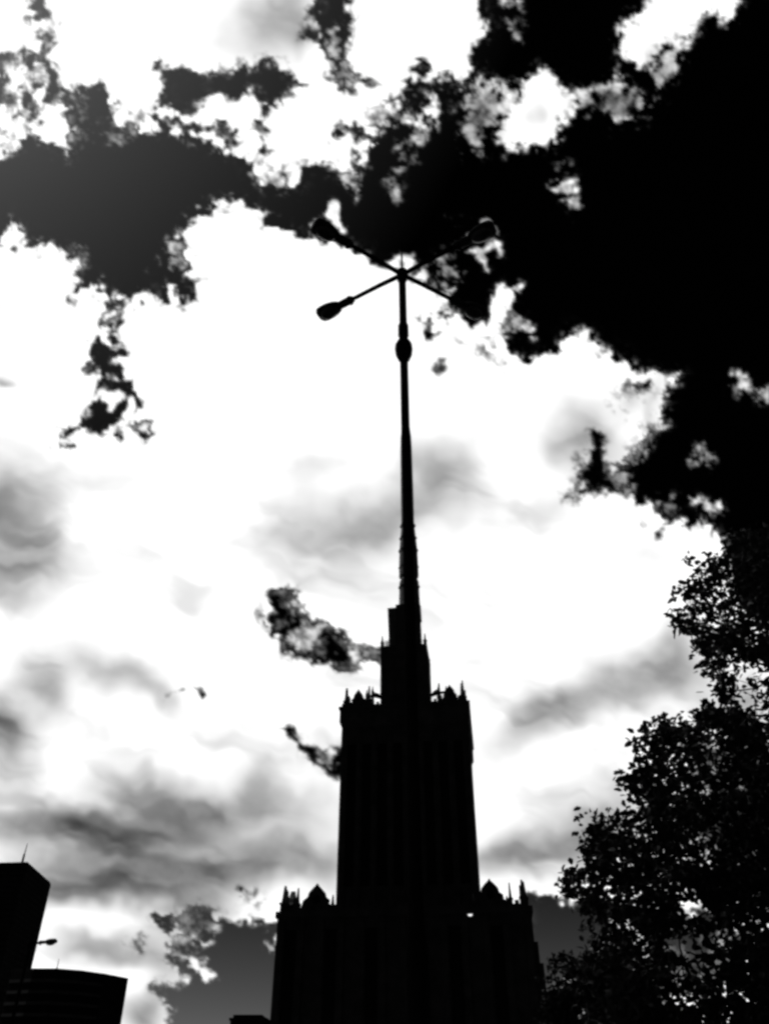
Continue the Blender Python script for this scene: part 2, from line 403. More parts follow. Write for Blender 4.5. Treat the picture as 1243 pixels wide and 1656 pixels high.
# grey, thicker parts of the cloud: cx, cy, rx, ry, turn (degrees), how dark 0..1
GREY = [
    (640, 830, 130, 52, -18, .36), (715, 785, 70, 40, -25, .22), (560, 860, 90, 40, 8, .22), (515, 752, 48, 26, 0, .16),
    (478, 815, 40, 60, 0, .12), (925, 705, 45, 50, 10, .28), (960, 740, 40, 60, 0, .25), (885, 822, 42, 26, 0, .17), (1045, 893, 50, 22, 0, .15),
    (1025, 1092, 95, 38, -22, .42), (1075, 1060, 75, 40, -25, .28), (900, 1145, 110, 34, -28, .32), (1105, 1085, 55, 45, 0, .25), (840, 1200, 60, 26, -25, .18),
    (860, 1375, 120, 30, -10, .48), (920, 1345, 90, 36, -10, .28), (800, 1395, 60, 26, -15, .22), (1000, 1300, 90, 34, 0, .2),
    (20, 850, 75, 100, 5, .31), (60, 920, 50, 60, 0, .2), (-10, 790, 50, 60, 0, .25), (5, 620, 16, 9, -25, .4), (0, 500, 14, 30, 0, .15),
    (70, 1110, 60, 60, 0, .25), (95, 1130, 40, 36, 25, .28), (12, 1200, 40, 62, -15, .36), (0, 1170, 40, 40, 0, .3), (210, 1100, 70, 30, 30, .30), (255, 1140, 34, 22, 40, .18), (180, 1080, 60, 30, 0, .15),
    (110, 1335, 130, 24, 4, .46), (30, 1345, 80, 34, 0, .36), (190, 1345, 70, 24, 6, .36), (280, 1315, 90, 36, 10, .24), (230, 1280, 70, 30, 10, .2), (345, 1320, 70, 40, -10, .28),
    (410, 1270, 36, 40, 10, .34), (425, 1300, 60, 26, 0, .2), (280, 1405, 110, 30, 10, .48), (230, 1385, 80, 40, 20, .22), (200, 1425, 90, 24, 0, .26), (110, 1430, 60, 30, 10, .35), (105, 1390, 60, 30, 0, .16), (430, 1385, 100, 34, 6, .40), (500, 1395, 60, 30, 20, .30), (370, 1420, 90, 26, -10, .34), (290, 1450, 80, 20, 10, .22), (490, 1310, 70, 40, 0, .24), (240, 1340, 300, 110, 0, .08),
    (150, 1525, 60, 24, 0, .36), (195, 1540, 60, 20, 8, .28), (255, 1500, 40, 40, 20, .22), (235, 1632, 42, 34, -30, .55), (250, 1570, 40, 26, 30, .25), (330, 1470, 40, 16, 0, .2),
    (440, 40, 60, 60, 0, .26), (475, 15, 40, 60, 20, .25), (495, 55, 18, 40, 15, .25), (400, 75, 50, 30, 0, .12),
    (700, 985, 80, 30, 0, .03), (590, 960, 60, 40, 0, .05),
    (850, 200, 18, 22, 0, .15), (760, 195, 26, 50, 0, .35), (970, 165, 50, 30, 0, .4), (1060, 110, 36, 40, 40, .35), (1010, 640, 26, 26, 0, .25), (1048, 670, 14, 60, 0, .25),
    (1210, 1130, 60, 40, 0, .35), (1010, 1540, 40, 40, 0, .3),
]

fx = np.concatenate([np.linspace(-2400, -80, 50), np.arange(-40, 1284, 2.8), np.linspace(1325, 3640, 50)])
fy = np.concatenate([np.linspace(-2600, -80, 60), np.arange(-40, 1690, 2.8), np.linspace(1692, 1768, 14)])
GX, GY = np.meshgrid(fx, fy)
x, y = GX.ravel(), GY.ravel()
wx = x + 5 * fbm(x, y, 26, 5, 3)
wy = y + 5 * fbm(x, y, 26, 15, 3)
n_edge = fbm(x, y, 44, 21, 5, .62)
n_fine = fbm(x, y, 17, 41, 3, .6)
n_tiny = fbm(x, y, 9, 51, 2, .7)
n_big = fbm(x, y, 240, 61, 4)
cover = np.ones_like(x)
for kind, k, soft, rag, poly in SKY:
    P = np.array(poly)
    mg = soft + rag * 3 + 20
    sel = np.where((x > P[:, 0].min() - mg) & (x < P[:, 0].max() + mg) & (y > P[:, 1].min() - mg) & (y < P[:, 1].max() + mg))[0]
    s = sdist(wx[sel], wy[sel], poly)
    s = s + rag * .8 * n_edge[sel] + rag * .55 * n_fine[sel] + min(rag, 5) * .25 * n_tiny[sel]
    soft = soft * 1.5 + 1.0
    a = smooth(-soft, soft, s)
    if k < 0.99:        # a ragged, half open hole or a thin wisp
        a = a * np.clip(k + (1.15 - abs(k - .5)) * .42 * (n_edge[sel] * .6 + n_fine[sel] * .7), 0, 1)
    else:
        rim = np.exp(-np.clip(s, 0, None) / 9.0) * np.clip(n_fine[sel] * .9 + n_edge[sel] * .5 - .25, 0, 1) * .5
        a = a * (1 - rim)
    a = np.clip(a + .42 * (n_tiny[sel] * .7 + n_fine[sel] * .8) * np.exp(-(s / (3 + rag)) ** 2) * min(1, k + .2) * min(1, (rag / 4) ** 2), 0, 1)
    if kind == 'gap':
        cover[sel] *= 1 - a
    else:
        cover[sel] = np.maximum(cover[sel], a)
# beyond the picture: unseen broken cloud, faded out early so less light reaches the objects
out = np.maximum.reduce([-40 - x, x - 1283, -40 - y, y - 1690, np.zeros_like(x)])
wild = smooth(-.25, .1, n_big + .35 - np.maximum(x - 700, 0) / 900.0)
cover = np.where(out > 0, wild * (1 - smooth(60, 420, out)), cover)
cover = np.where(out > 0, np.maximum(cover, 1 - smooth(260, 420, np.hypot(x + 456, y + 574))), cover)   # unseen cloud added over the sun to block its direct light
cover = np.clip(cover, 0, 1) ** 1.6
grey = np.zeros_like(x)
gx2 = x + 22 * fbm(x, y, 90, 71, 3); gy2 = y + 14 * fbm(x, y, 70, 81, 3)
for cx_, cy_, rx_, ry_, an, dk in GREY:
    c_, s_ = math.cos(R(an)), math.sin(R(an))
    u = ((gx2 - cx_) * c_ + (gy2 - cy_) * s_) / rx_
    v = (-(gx2 - cx_) * s_ + (gy2 - cy_) * c_) / ry_
    grey = 1 - (1 - grey) * (1 - dk * np.exp(-(u * u + v * v) * .9))
streak = fbm(gx2 + .25 * gy2, gy2 * 2.6 - .5 * gx2, 190, 101, 4, .5)
grey = grey * (.90 + .24 * streak + .05 * n_edge) + .16 * np.clip(streak - .1, 0, 1) * smooth(560, 900, y) - .01
thick = np.clip(grey, 0, .95)

# direction of each sample -> the point where it meets the layer
dx, b = x - CX, CY - y
dy, dz = FP * CT - b * ST, FP * ST + b * CT
dz = np.maximum(dz, 12.0)
t = (ALT - EYE.z) / dz
V = np.stack([dx * t, dy * t, np.full_like(x, ALT)], 1)
nx, ny = len(fx), len(fy)
I = np.arange(nx * ny).reshape(ny, nx)
Q = np.stack([I[:-1, :-1], I[:-1, 1:], I[1:, 1:], I[1:, :-1]], -1).reshape(-1, 4)
# leave out what lies behind the zenith fold
me = bpy.data.meshes.new('sky')
me.vertices.add(len(V)); me.vertices.foreach_set('co', V.astype(np.float32).ravel())
me.loops.add(Q.size); me.loops.foreach_set('vertex_index', Q.astype(np.int32).ravel())
me.polygons.add(len(Q)); me.polygons.foreach_set('loop_start', np.arange(0, Q.size, 4, dtype=np.int32))
me.update(calc_edges=True)
for nm, arr in (('cloud_cover', cover), ('cloud_thickness', thick)):
    at_ = me.attributes.new(nm, 'FLOAT', 'POINT')
    at_.data.foreach_set('value', arr.astype(np.float32))
m = bpy.data.materials.new('cloud_layer')
m.use_nodes = True
t_ = m.node_tree
for n in list(t_.nodes):
    t_.nodes.remove(n)
a1 = t_.nodes.new('ShaderNodeAttribute'); a1.attribute_name = 'cloud_cover'
a2 = t_.nodes.new('ShaderNodeAttribute'); a2.attribute_name = 'cloud_thickness'
inv = t_.nodes.new('ShaderNodeMath'); inv.operation = 'SUBTRACT'; inv.inputs[0].default_value = 1.0
pw = t_.nodes.new('ShaderNodeMath'); pw.operation = 'POWER'; pw.inputs[1].default_value = 2.4
tl = t_.nodes.new('ShaderNodeBsdfTranslucent')
tr = t_.nodes.new('ShaderNodeBsdfTransparent')
mx = t_.nodes.new('ShaderNodeMixShader')
om = t_.nodes.new('ShaderNodeOutputMaterial')
t_.links.new(a2.outputs['Fac'], inv.inputs[1])
t_.links.new(inv.outputs[0], pw.inputs[0])
t_.links.new(pw.outputs[0], tl.inputs['Color'])
t_.links.new(a1.outputs['Fac'], mx.inputs[0])
t_.links.new(tr.outputs[0], mx.inputs[1])
t_.links.new(tl.outputs[0], mx.inputs[2])
t_.links.new(mx.outputs[0], om.inputs[0])
me.materials.append(m)
so = bpy.data.objects.new('sky', me)
col.objects.link(so)
tag(so, 'bright broken cloud layer with dark gaps of clear sky', 'sky', kind='structure')

# ------------------------------------------------------------------ palace tower
YC, XC, RZ = 275.0, 9.1, R(-7)
random.seed(21)
tw = empty('palace_tower', (XC, YC, 0), RZ)
tag(tw, 'tall stepped stone tower with pinnacled terraces and a long needle spire', 'tower')
HB, HS0 = 34.4, 20.6
h1 = H(1470, YC - HB)          # top of the base block
h_led = H(1172, YC - HS0)      # underside of the overhanging gallery
h2 = H(1140, YC - HS0)         # terrace on the shaft
h3 = H(1043, YC - 8.5)
h4 = H(985, YC)
h5 = H(938, YC)


def part(name, bm, m, parent=tw, smooth_=False):
    return link_bm(bm, name, m, parent, smooth_)


# base block with pilasters, cornice and string course
bm = bmesh.new()
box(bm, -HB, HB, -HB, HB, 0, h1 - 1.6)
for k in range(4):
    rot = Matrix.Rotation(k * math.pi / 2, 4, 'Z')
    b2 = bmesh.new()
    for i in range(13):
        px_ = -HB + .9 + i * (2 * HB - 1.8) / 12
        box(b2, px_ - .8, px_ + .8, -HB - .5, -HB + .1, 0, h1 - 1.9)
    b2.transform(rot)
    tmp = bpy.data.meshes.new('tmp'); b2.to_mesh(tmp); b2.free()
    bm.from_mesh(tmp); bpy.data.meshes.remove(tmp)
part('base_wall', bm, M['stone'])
bm = bmesh.new()
box(bm, -HB - .9, HB + .9, -HB - .9, HB + .9, h1 - 1.6, h1)
part('cornice', bm, M['stone'])
bm = bmesh.new()
box(bm, HB + .52, HB + 2.4, -HB + .6, HB - 3, 0, H(1560, YC - HB), .98)
box(bm, HB + .52, HB + 1.5, -HB + 1.2, HB - 4, H(1560, YC - HB), H(1525, YC - HB), .98)
part('side_buttress', bm, M['stone'])

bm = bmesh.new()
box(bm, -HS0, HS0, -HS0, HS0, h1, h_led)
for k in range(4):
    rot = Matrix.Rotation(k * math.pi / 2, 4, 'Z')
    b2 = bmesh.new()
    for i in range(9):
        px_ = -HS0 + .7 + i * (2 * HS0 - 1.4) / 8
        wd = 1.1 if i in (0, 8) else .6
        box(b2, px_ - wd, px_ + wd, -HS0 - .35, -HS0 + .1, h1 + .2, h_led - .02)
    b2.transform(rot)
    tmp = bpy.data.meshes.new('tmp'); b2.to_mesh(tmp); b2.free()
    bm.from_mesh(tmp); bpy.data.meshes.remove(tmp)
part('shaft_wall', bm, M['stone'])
bm = bmesh.new()
box(bm, -21.0, 21.0, -21.0, 21.0, h_led, h_led + 1.4, 1.03)
box(bm, -21.7, 21.7, -21.7, 21.7, h_led + 1.4, h2 - .8)
box(bm, -22.1, 22.1, -22.1, 22.1, h2 - .8, h2)
part('gallery', bm, M['stone'])

# window bays, each one its own pane between two pilasters
for k in range(4):
    ang = k * math.pi / 2
    for n_, half, z0, z1 in ((12, HB, 5.0, h1 - 4.5), (8, HS0, h1 + 9, h_led - 6)):
        step = (2 * half - 1.6) / n_
        for i in range(n_):
            if n_ == 12 and i % 2:
                continue
            bm = bmesh.new()
            cx_ = -half + .8 + (i + .5) * step
            box(bm, cx_ - step * .28, cx_ + step * .28, -half - .06, -half - .01, z0, z1)
            bm.transform(Matrix.Rotation(ang, 4, 'Z'))
            part('window', bm, M['glass'])


def pinnacle(x_, y_, z_, h_, w_=.9):
    h_ *= random.uniform(.88, 1.1); w_ *= random.uniform(.92, 1.1)
    bm = bmesh.new()
    box(bm, x_ - w_, x_ + w_, y_ - w_, y_ + w_, z_, z_ + h_ * .3)
    box(bm, x_ - w_ * 1.25, x_ + w_ * 1.25, y_ - w_ * 1.25, y_ + w_ * 1.25, z_ + h_ * .3, z_ + h_ * .36)
    box(bm, x_ - w_ * .75, x_ + w_ * .75, y_ - w_ * .75, y_ + w_ * .75, z_ + h_ * .36, z_ + h_ * .94, .42)
    bmesh.ops.create_icosphere(bm, subdivisions=1, radius=w_ * .42, matrix=Matrix.Translation((x_, y_, z_ + h_ * .96)))
    return part('pinnacle', bm, M['stone'])


def gable(cx_, y_, z_, w_, h_, rot):
    """ornamental attic gable: scrolled sides, peaked top, small round-headed opening"""
    prof = [(-.5, 0), (-.5, .22), (-.40, .30), (-.42, .42), (-.30, .52), (-.27, .66), (-.14, .82), (-.06, .90), (0, 1.0)]
    prof = prof + [(-a, b_) for a, b_ in prof[-2::-1]]
    bm = bmesh.new()
    f = [bm.verts.new((cx_ + a * w_, y_ - .7, z_ + b_ * h_)) for a, b_ in prof]
    r = [bm.verts.new((cx_ + a * w_, y_ + .7, z_ + b_ * h_)) for a, b_ in prof]
    bm.faces.new(f); bm.faces.new(r[::-1])
    for i in range(len(prof)):
        j = (i + 1) % len(prof)
        bm.faces.new((f[i], f[j], r[j], r[i]))
    bm.transform(rot)
    o = part('gable', bm, M['stone'])
    bm = bmesh.new()
    tube(bm, [(cx_, y_ - .78, z_ + h_ * .42), (cx_, y_ - .70, z_ + h_ * .42)], [w_ * .13, w_ * .13], 12)
    bm.transform(rot)
    link_bm(bm, 'opening', M['glass'], o)
    return o


def crenels(half, z_, step, wd, ht, skip=0.0):
    bm = bmesh.new()
    t0 = .35
    for k in range(4):
        b2 = bmesh.new()
        box(b2, -half + t0 * 2, half - t0 * 2, -half, -half + t0 * 2, z_, z_ + ht * .45)
        n_ = int((2 * half - 1) / step)
        for i in range(n_ + 1):
            cx_ = -half + .9 + i * (2 * half - 1.8) / n_
            hh = ht * (1.5 if i % 3 == 0 else 1.0)
            box(b2, cx_ - wd, cx_ + wd, -half - .02, -half + t0 * 2 + .02, z_ + ht * .45, z_ + hh)
        b2.transform(Matrix.Rotation(k * math.pi / 2, 4, 'Z'))
        tmp = bpy.data.meshes.new('tmp'); b2.to_mesh(tmp); b2.free()
        bm.from_mesh(tmp); bpy.data.meshes.remove(tmp)
    return part('parapet', bm, M['stone'])


crenels(HB - .2, h1, 2.0, .6, 1.7)
crenels(21.2, h2, 1.6, .45, 1.5)
for k in range(4):
    rot = Matrix.Rotation(k * math.pi / 2, 4, 'Z')
    for px_, hh, ww in ((-33.0, 6.5, .9), (-29.6, 6.2, .65), (-28.0, 3.2, .6), (-19.6, 4.0, .6), (19.6, 3.4, .6), (28.6, 3.2, .6), (29.6, 6.2, .65), (33.0, 6.5, .9)):
        p = rot @ Vector((px_, -HB + .9, 0))
        pinnacle(p.x, p.y, h1, hh, ww)
    gable(-24.2, -HB + 1.2, h1, 8.6, 7.4, rot)
    gable(24.2, -HB + 1.2, h1, 8.6, 7.4, rot)
    for px_, hh, ww in ((-19.6, 8.0, .75), (-12.0, 7.2, .7), (12.0, 7.2, .7), (19.6, 8.0, .75)):
        p = rot @ Vector((px_, -20.0, 0))
        pinnacle(p.x, p.y, h2, hh, ww)
    gable(-15.6, -20.2, h2, 5.6, 6.6, rot)
    gable(15.6, -20.2, h2, 5.6, 6.6, rot)
    # little flying buttress from the terrace to the upper stage
    for s in (-1, 1):
        bm = bmesh.new()
        xx = s * 11.6
        box(bm, xx - .45, xx + .45, -14.5, -13.6, h2, h2 + 8.6)
        box(bm, xx - .35, xx + .35, -14.4, -13.7, h2 + 8.6, h2 + 10.4, .3)
        tube(bm, [(xx, -13.9, h2 + 7.9), (s * 10.2, -11.4, h2 + 8.4), (s * 8.4, -8.4, h2 + 8.2)], [.5, .5, .5], 6)
        bm.transform(rot)
        part('buttress', bm, M['stone'])

# upper stage
UX, SX = -1.0, .8
bm = bmesh.new()
box(bm, -8.4, 8.4, -8.4, 8.4, h2, h3 - 1.0)
box(bm, -8.7, 8.7, -8.7, 8.7, h3 - 1.0, h3)
for k in range(4):
    b2 = bmesh.new()
    for i in range(5):
        px_ = -8.1 + i * 4.05
        box(b2, px_ - .35, px_ + .35, -8.65, -8.3, h2, h3 - 1.02)
    b2.transform(Matrix.Rotation(k * math.pi / 2, 4, 'Z'))
    tmp = bpy.data.meshes.new('tmp'); b2.to_mesh(tmp); b2.free()
    bm.from_mesh(tmp); bpy.data.meshes.remove(tmp)
bm.transform(Matrix.Translation((UX, 0, 0)))
part('upper_stage', bm, M['stone'])
for sx in (-1, 1):
    for sy in (-1, 1):
        pinnacle(UX + sx * 8.0, sy * 8.0, h3, 4.4, .6)
# lantern and spire
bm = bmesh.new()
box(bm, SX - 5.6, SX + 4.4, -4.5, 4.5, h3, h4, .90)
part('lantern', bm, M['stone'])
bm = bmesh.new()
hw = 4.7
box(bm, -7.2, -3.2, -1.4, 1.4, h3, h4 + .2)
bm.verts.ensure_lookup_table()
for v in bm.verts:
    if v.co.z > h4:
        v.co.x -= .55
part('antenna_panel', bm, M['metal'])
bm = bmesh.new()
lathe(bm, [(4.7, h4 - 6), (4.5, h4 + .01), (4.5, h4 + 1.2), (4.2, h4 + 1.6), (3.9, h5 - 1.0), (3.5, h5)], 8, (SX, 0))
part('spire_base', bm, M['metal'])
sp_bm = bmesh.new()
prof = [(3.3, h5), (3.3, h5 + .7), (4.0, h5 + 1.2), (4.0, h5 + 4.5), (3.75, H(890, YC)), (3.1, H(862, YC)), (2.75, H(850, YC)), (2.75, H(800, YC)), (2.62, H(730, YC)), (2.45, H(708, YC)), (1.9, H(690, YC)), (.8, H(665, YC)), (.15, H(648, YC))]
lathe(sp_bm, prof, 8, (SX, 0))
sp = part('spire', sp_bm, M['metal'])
for py_, r_ in ((853, 3.35), (873, 3.7), (893, 4.15), (920, 4.2), (952, 4.35)):
    bm = bmesh.new()
    lathe(bm, [(r_ - .3, H(py_, YC)), (r_, H(py_, YC) + .2), (r_, H(py_, YC) + .9), (r_ - .3, H(py_, YC) + 1.1)], 8, (SX, 0))
    link_bm(bm, 'ring', M['metal'], sp)
# bright spot on the base block: small glowing disc in a metal holder
fl = bpy.data.materials.new('bright_spot_glow')
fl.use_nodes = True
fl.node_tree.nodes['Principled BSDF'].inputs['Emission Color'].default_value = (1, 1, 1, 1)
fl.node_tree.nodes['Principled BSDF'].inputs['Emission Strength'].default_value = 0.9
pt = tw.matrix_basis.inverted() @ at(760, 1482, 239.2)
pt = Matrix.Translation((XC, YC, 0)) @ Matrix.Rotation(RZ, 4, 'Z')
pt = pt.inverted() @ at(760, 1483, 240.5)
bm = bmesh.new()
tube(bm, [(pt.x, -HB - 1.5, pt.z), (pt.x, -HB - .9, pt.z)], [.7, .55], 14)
lb = part('bright_spot', bm, M['metal'])
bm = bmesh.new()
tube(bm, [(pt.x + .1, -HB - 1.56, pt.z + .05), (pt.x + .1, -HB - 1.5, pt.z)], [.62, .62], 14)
link_bm(bm, 'glow_face', fl, lb)

# ------------------------------------------------------------------ street lamp in front of the tower
P0 = at(650, 443, 7.7)


def luminaire(parent, base, d, L=.62):
    """cobra-head lantern: neck socket, swelling housing with a blunt end, glass bowl underneath"""
    d = d.normalized(); s = d.cross(Vector((0, 0, 1))).normalized(); u = s.cross(d)
    secs = [(-.03, .052, .052), (0, .066, .062), (.16, .072, .066), (.22, .066, .062), (.25, .09, .075), (.32, .124, .095), (.42, .146, .104), (.53, .148, .10), (.60, .134, .09), (.635, .095, .062)]
    bm = bmesh.new(); n = 20; rings = []
    for t0, a, b_ in secs:
        rings.append([bm.verts.new(base + d * t0 + s * a * math.cos(2 * math.pi * k / n) + u * (b_ * math.sin(2 * math.pi * k / n) * (1 if math.sin(2 * math.pi * k / n) > 0 else .7))) for k in range(n)])
    for a, b_ in zip(rings, rings[1:]):
        for k in range(n):
            bm.faces.new((a[k], a[(k + 1) % n], b_[(k + 1) % n], b_[k]))
    bm.faces.new(rings[0][::-1]); bm.faces.new(rings[-1])
    h = link_bm(bm, 'lamp_head', M['housing'], parent, True)
    bm = bmesh.new()
    bmesh.ops.create_uvsphere(bm, u_segments=18, v_segments=10, radius=1.0)
    mw = Matrix.Translation(base + d * .43 - u * .052) @ Matrix((d, s, u)).transposed().to_4x4() @ Matrix.Diagonal((.165, .11, .068, 1))
    bm.transform(mw)
    link_bm(bm, 'glass_bowl', M['lens'], h, True)
    bm = bmesh.new()
    tube(bm, [base + d * .015, base + d * .05], [.078, .078], 16)
    link_bm(bm, 'collar', M['housing'], h, True)
    return h


def lamp_post(origin, height, arms, armlen, extra=True):
    t = empty('street_lamp', origin)
    bm = bmesh.new()
    lathe(bm, [(.13, 0), (.13, .9), (.11, 1.0), (.095, height * .22), (.066, height * .25), (.058, height * .6), (.056, height - .02)], 20)
    part('pole', bm, M['pole'], t, True)
    bm = bmesh.new()
    lathe(bm, [(.20, 0), (.20, .04), (.165, .07), (.165, .25)], 16)
    part('base_flange', bm, M['pole'], t, True)
    bm = bmesh.new()
    lathe(bm, [(.066, height - .16), (.08, height - .14), (.082, height + .06), (.05, height + .09), (.012, height + .10)], 16)
    part('head_collar', bm, M['pole'], t, True)
    for d in arms:
        d = Vector(d).normalized()
        bm = bmesh.new()
        o = Vector((0, 0, height))
        tube(bm, [o - d * .02 - Vector((0, 0, .02)), o + d * .4, o + d * armlen], [.038, .036, .033], 12)
        a = part('arm', bm, M['pole'], t, True)
        luminaire(t, o + d * armlen, d)
    return t


arm_dirs = [(-1.35, .83, 0), (-1.32, -.87, 0), (1.37, -.85, 0), (1.36, .83, 0)]
lampA = lamp_post(Vector((P0.x, P0.y, 0)), P0.z, arm_dirs, .94)
tag(lampA, 'tall dark street lamp with four crossed arms standing in front of the tower', 'street lamp')
bm = bmesh.new()
lathe(bm, [(.016, P0.z + .08), (.012, P0.z + .75), (.004, P0.z + .8)], 8)
part('finial_rod', bm, M['pole'], lampA)
zb = H(565, P0.y)
bm = bmesh.new()
lathe(bm, [(.06, zb - .24), (.085, zb - .20), (.118, zb - .1), (.128, zb), (.122, zb + .08), (.095, zb + .15), (.07, zb + .19), (.06, zb + .22)], 24)
part('ball_ornament', bm, M['pole'], lampA, True)
bm = bmesh.new()
lathe(bm, [(.061, H(545, P0.y)), (.078, H(543, P0.y)), (.076, H(527, P0.y)), (.061, H(524, P0.y))], 20)
part('band', bm, M['pole'], lampA, True)

P1 = at(50, 1526, 33.0)
lampB = lamp_post(Vector((P1.x, P1.y, 0)), P1.z, [(1, -.12, .06)], .34)
tag(lampB, 'small single arm street lamp standing before the dark high-rise', 'street lamp')

# ------------------------------------------------------------------ high-rise at the left with an antenna
HZ = 132.0
a_, b_, c_ = at_z(45, 1396, HZ), at_z(-2, 1397, HZ), at_z(83, 1430, HZ)
b_ = a_ + (b_ - a_).normalized() * 34
d_ = c_ + (b_ - a_)
ctr = (a_ + b_ + c_ + d_) / 4
hr = empty('high_rise', (ctr.x, ctr.y, 0))
tag(hr, 'dark slab high-rise with a rooftop antenna at the left edge', 'building')


def loc2(p): return (p.x - ctr.x, p.y - ctr.y)


foot = [loc2(p) for p in (b_, a_, c_, d_)]
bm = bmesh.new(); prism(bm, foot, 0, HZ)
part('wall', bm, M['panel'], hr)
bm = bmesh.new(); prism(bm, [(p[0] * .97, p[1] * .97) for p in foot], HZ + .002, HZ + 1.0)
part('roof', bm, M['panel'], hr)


def ribbon(p, q, z0, z1, off):
    d = Vector((q[0] - p[0], q[1] - p[1], 0)); n = Vector((d.y, -d.x, 0)).normalized()
    c = Vector(((p[0] + q[0]) / 2, (p[1] + q[1]) / 2, 0))
    if n.dot(c) < 0:
        n = -n
    e = d.normalized() * .9
    bm = bmesh.new()
    P_ = [Vector((p[0], p[1], 0)) + e, Vector((q[0], q[1], 0)) - e]
    prism(bm, [(P_[0] + n * .005)[:2], (P_[1] + n * .005)[:2], (P_[1] + n * off)[:2], (P_[0] + n * off)[:2]], z0, z1)
    return bm


for i in range(36):
    z0 = 8 + i * 3.4
    for p, q in ((foot[0], foot[1]), (foot[1], foot[2])):
        part('window', ribbon(p, q, z0, z0 + 1.6, .08), M['glass'], hr)
ap, at_top = at(36, 1396, a_.y + 4), at(41, 1364, a_.y + 4)
bm = bmesh.new()
q = Vector((ap.x - ctr.x, ap.y - ctr.y, HZ + .9))
hgt = at_top.z - ap.z
tube(bm, [q, q + Vector((.1, 0, hgt * .45)), q + Vector((.15, 0, hgt * .47)), q + Vector((.3, 0, hgt))], [.8, .7, .42, .22], 8)
part('antenna', bm, M['metal'], hr)

# ------------------------------------------------------------------ curved office block
HO = 42.0
top = [at_z(px_, py_, HO) for px_, py_ in ((20, 1568), (55, 1566), (92, 1566), (130, 1569), (170, 1574.5), (208, 1582))]
c0 = sum(top, Vector()) / len(top)
of = empty('office_block', (c0.x, c0.y, 0))
tag(of, 'dark curved office block with pale floor bands below the high-rise', 'building')
dirb = (c0 - EYE); dirb.z = 0; dirb.normalize()
front = [(p.x - c0.x, p.y - c0.y) for p in top]
back = [(p[0] * .8 + dirb.x * 26, p[1] * .8 + dirb.y * 26 + 6) for p in front]
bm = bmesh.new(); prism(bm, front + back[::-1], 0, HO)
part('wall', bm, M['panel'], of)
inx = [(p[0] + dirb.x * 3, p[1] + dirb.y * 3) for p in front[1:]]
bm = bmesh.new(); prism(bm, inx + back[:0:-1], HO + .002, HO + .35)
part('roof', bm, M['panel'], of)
for i in range(11):
    z0 = HO - 4.2 - i * 3.4
    bm = bmesh.new()
    fr = [Vector((p[0], p[1], 0)) - dirb * .45 for p in front[:-1]]
    bk = [Vector((p[0], p[1], 0)) - dirb * .01 for p in front[:-1]]
    fr[-1] = fr[-1] * .98 + fr[-2] * .02
    prism(bm, [p[:2] for p in fr] + [p[:2] for p in bk[::-1]], z0, z0 + 1.0)
    part('floor_band', bm, M['slab'], of)
    bm = bmesh.new()
    fr = [Vector((p[0], p[1], 0)) - dirb * .12 for p in front[:-1]]
    prism(bm, [p[:2] for p in fr] + [p[:2] for p in bk[::-1]], z0 + 1.02, z0 + 3.2)
    part('window', bm, M['glass'], of)
rp = at_z(90, 1566, HO)
bm = bmesh.new()
tube(bm, [(rp.x - c0.x, rp.y - c0.y + 1.5, HO - .2), (rp.x - c0.x, rp.y - c0.y + 1.5, HO + 3.2)], [.18, .1], 8)
part('roof_mast', bm, M['metal'], of)

# ------------------------------------------------------------------ low building by the tower's foot
HL = 22.0
l0, l1 = at_z(373, 1646, HL), at_z(430, 1646, HL)
lc = (l0 + l1) / 2
lw = empty('low_building', (lc.x, lc.y + 8, 0))
tag(lw, 'small flat roofed block just left of the tower foot', 'building')
hwid = (l1 - l0).length / 2
bm = bmesh.new()
box(bm, -hwid, hwid, -8, 8, 0, HL - .6)
part('wall', bm, M['panel'], lw)
bm = bmesh.new()
box(bm, -hwid - .35, hwid + .35, -8.35, 8.35, HL - .6, HL)
box(bm, -hwid * .93, hwid * .72, -6, 6, HL, HL + .9)
part('roof', bm, M['panel'], lw)
for i in range(5):
    for j in range(5):
        bm = bmesh.new()
        xx = -hwid + (i + .5) * 2 * hwid / 5
        box(bm, xx - .9, xx + .9, -8.06, -8.01, 3 + j * 3.6, 5 + j * 3.6)
        part('window', bm, M['glass'], lw)


# ------------------------------------------------------------------ trees
def inside(px_, py_, poly):
    c = False
    for i in range(len(poly)):
        x0, y0 = poly[i]; x1, y1 = poly[i - 1]
        if (y0 > py_) != (y1 > py_) and px_ < (x1 - x0) * (py_ - y0) / (y1 - y0) + x0:
            c = not c
    return c


def project(p):
    v = p - EYE
    zc = v.y * CT + v.z * ST
    return CX + FP * v.x / zc, CY - FP * (-v.y * ST + v.z * CT) / zc


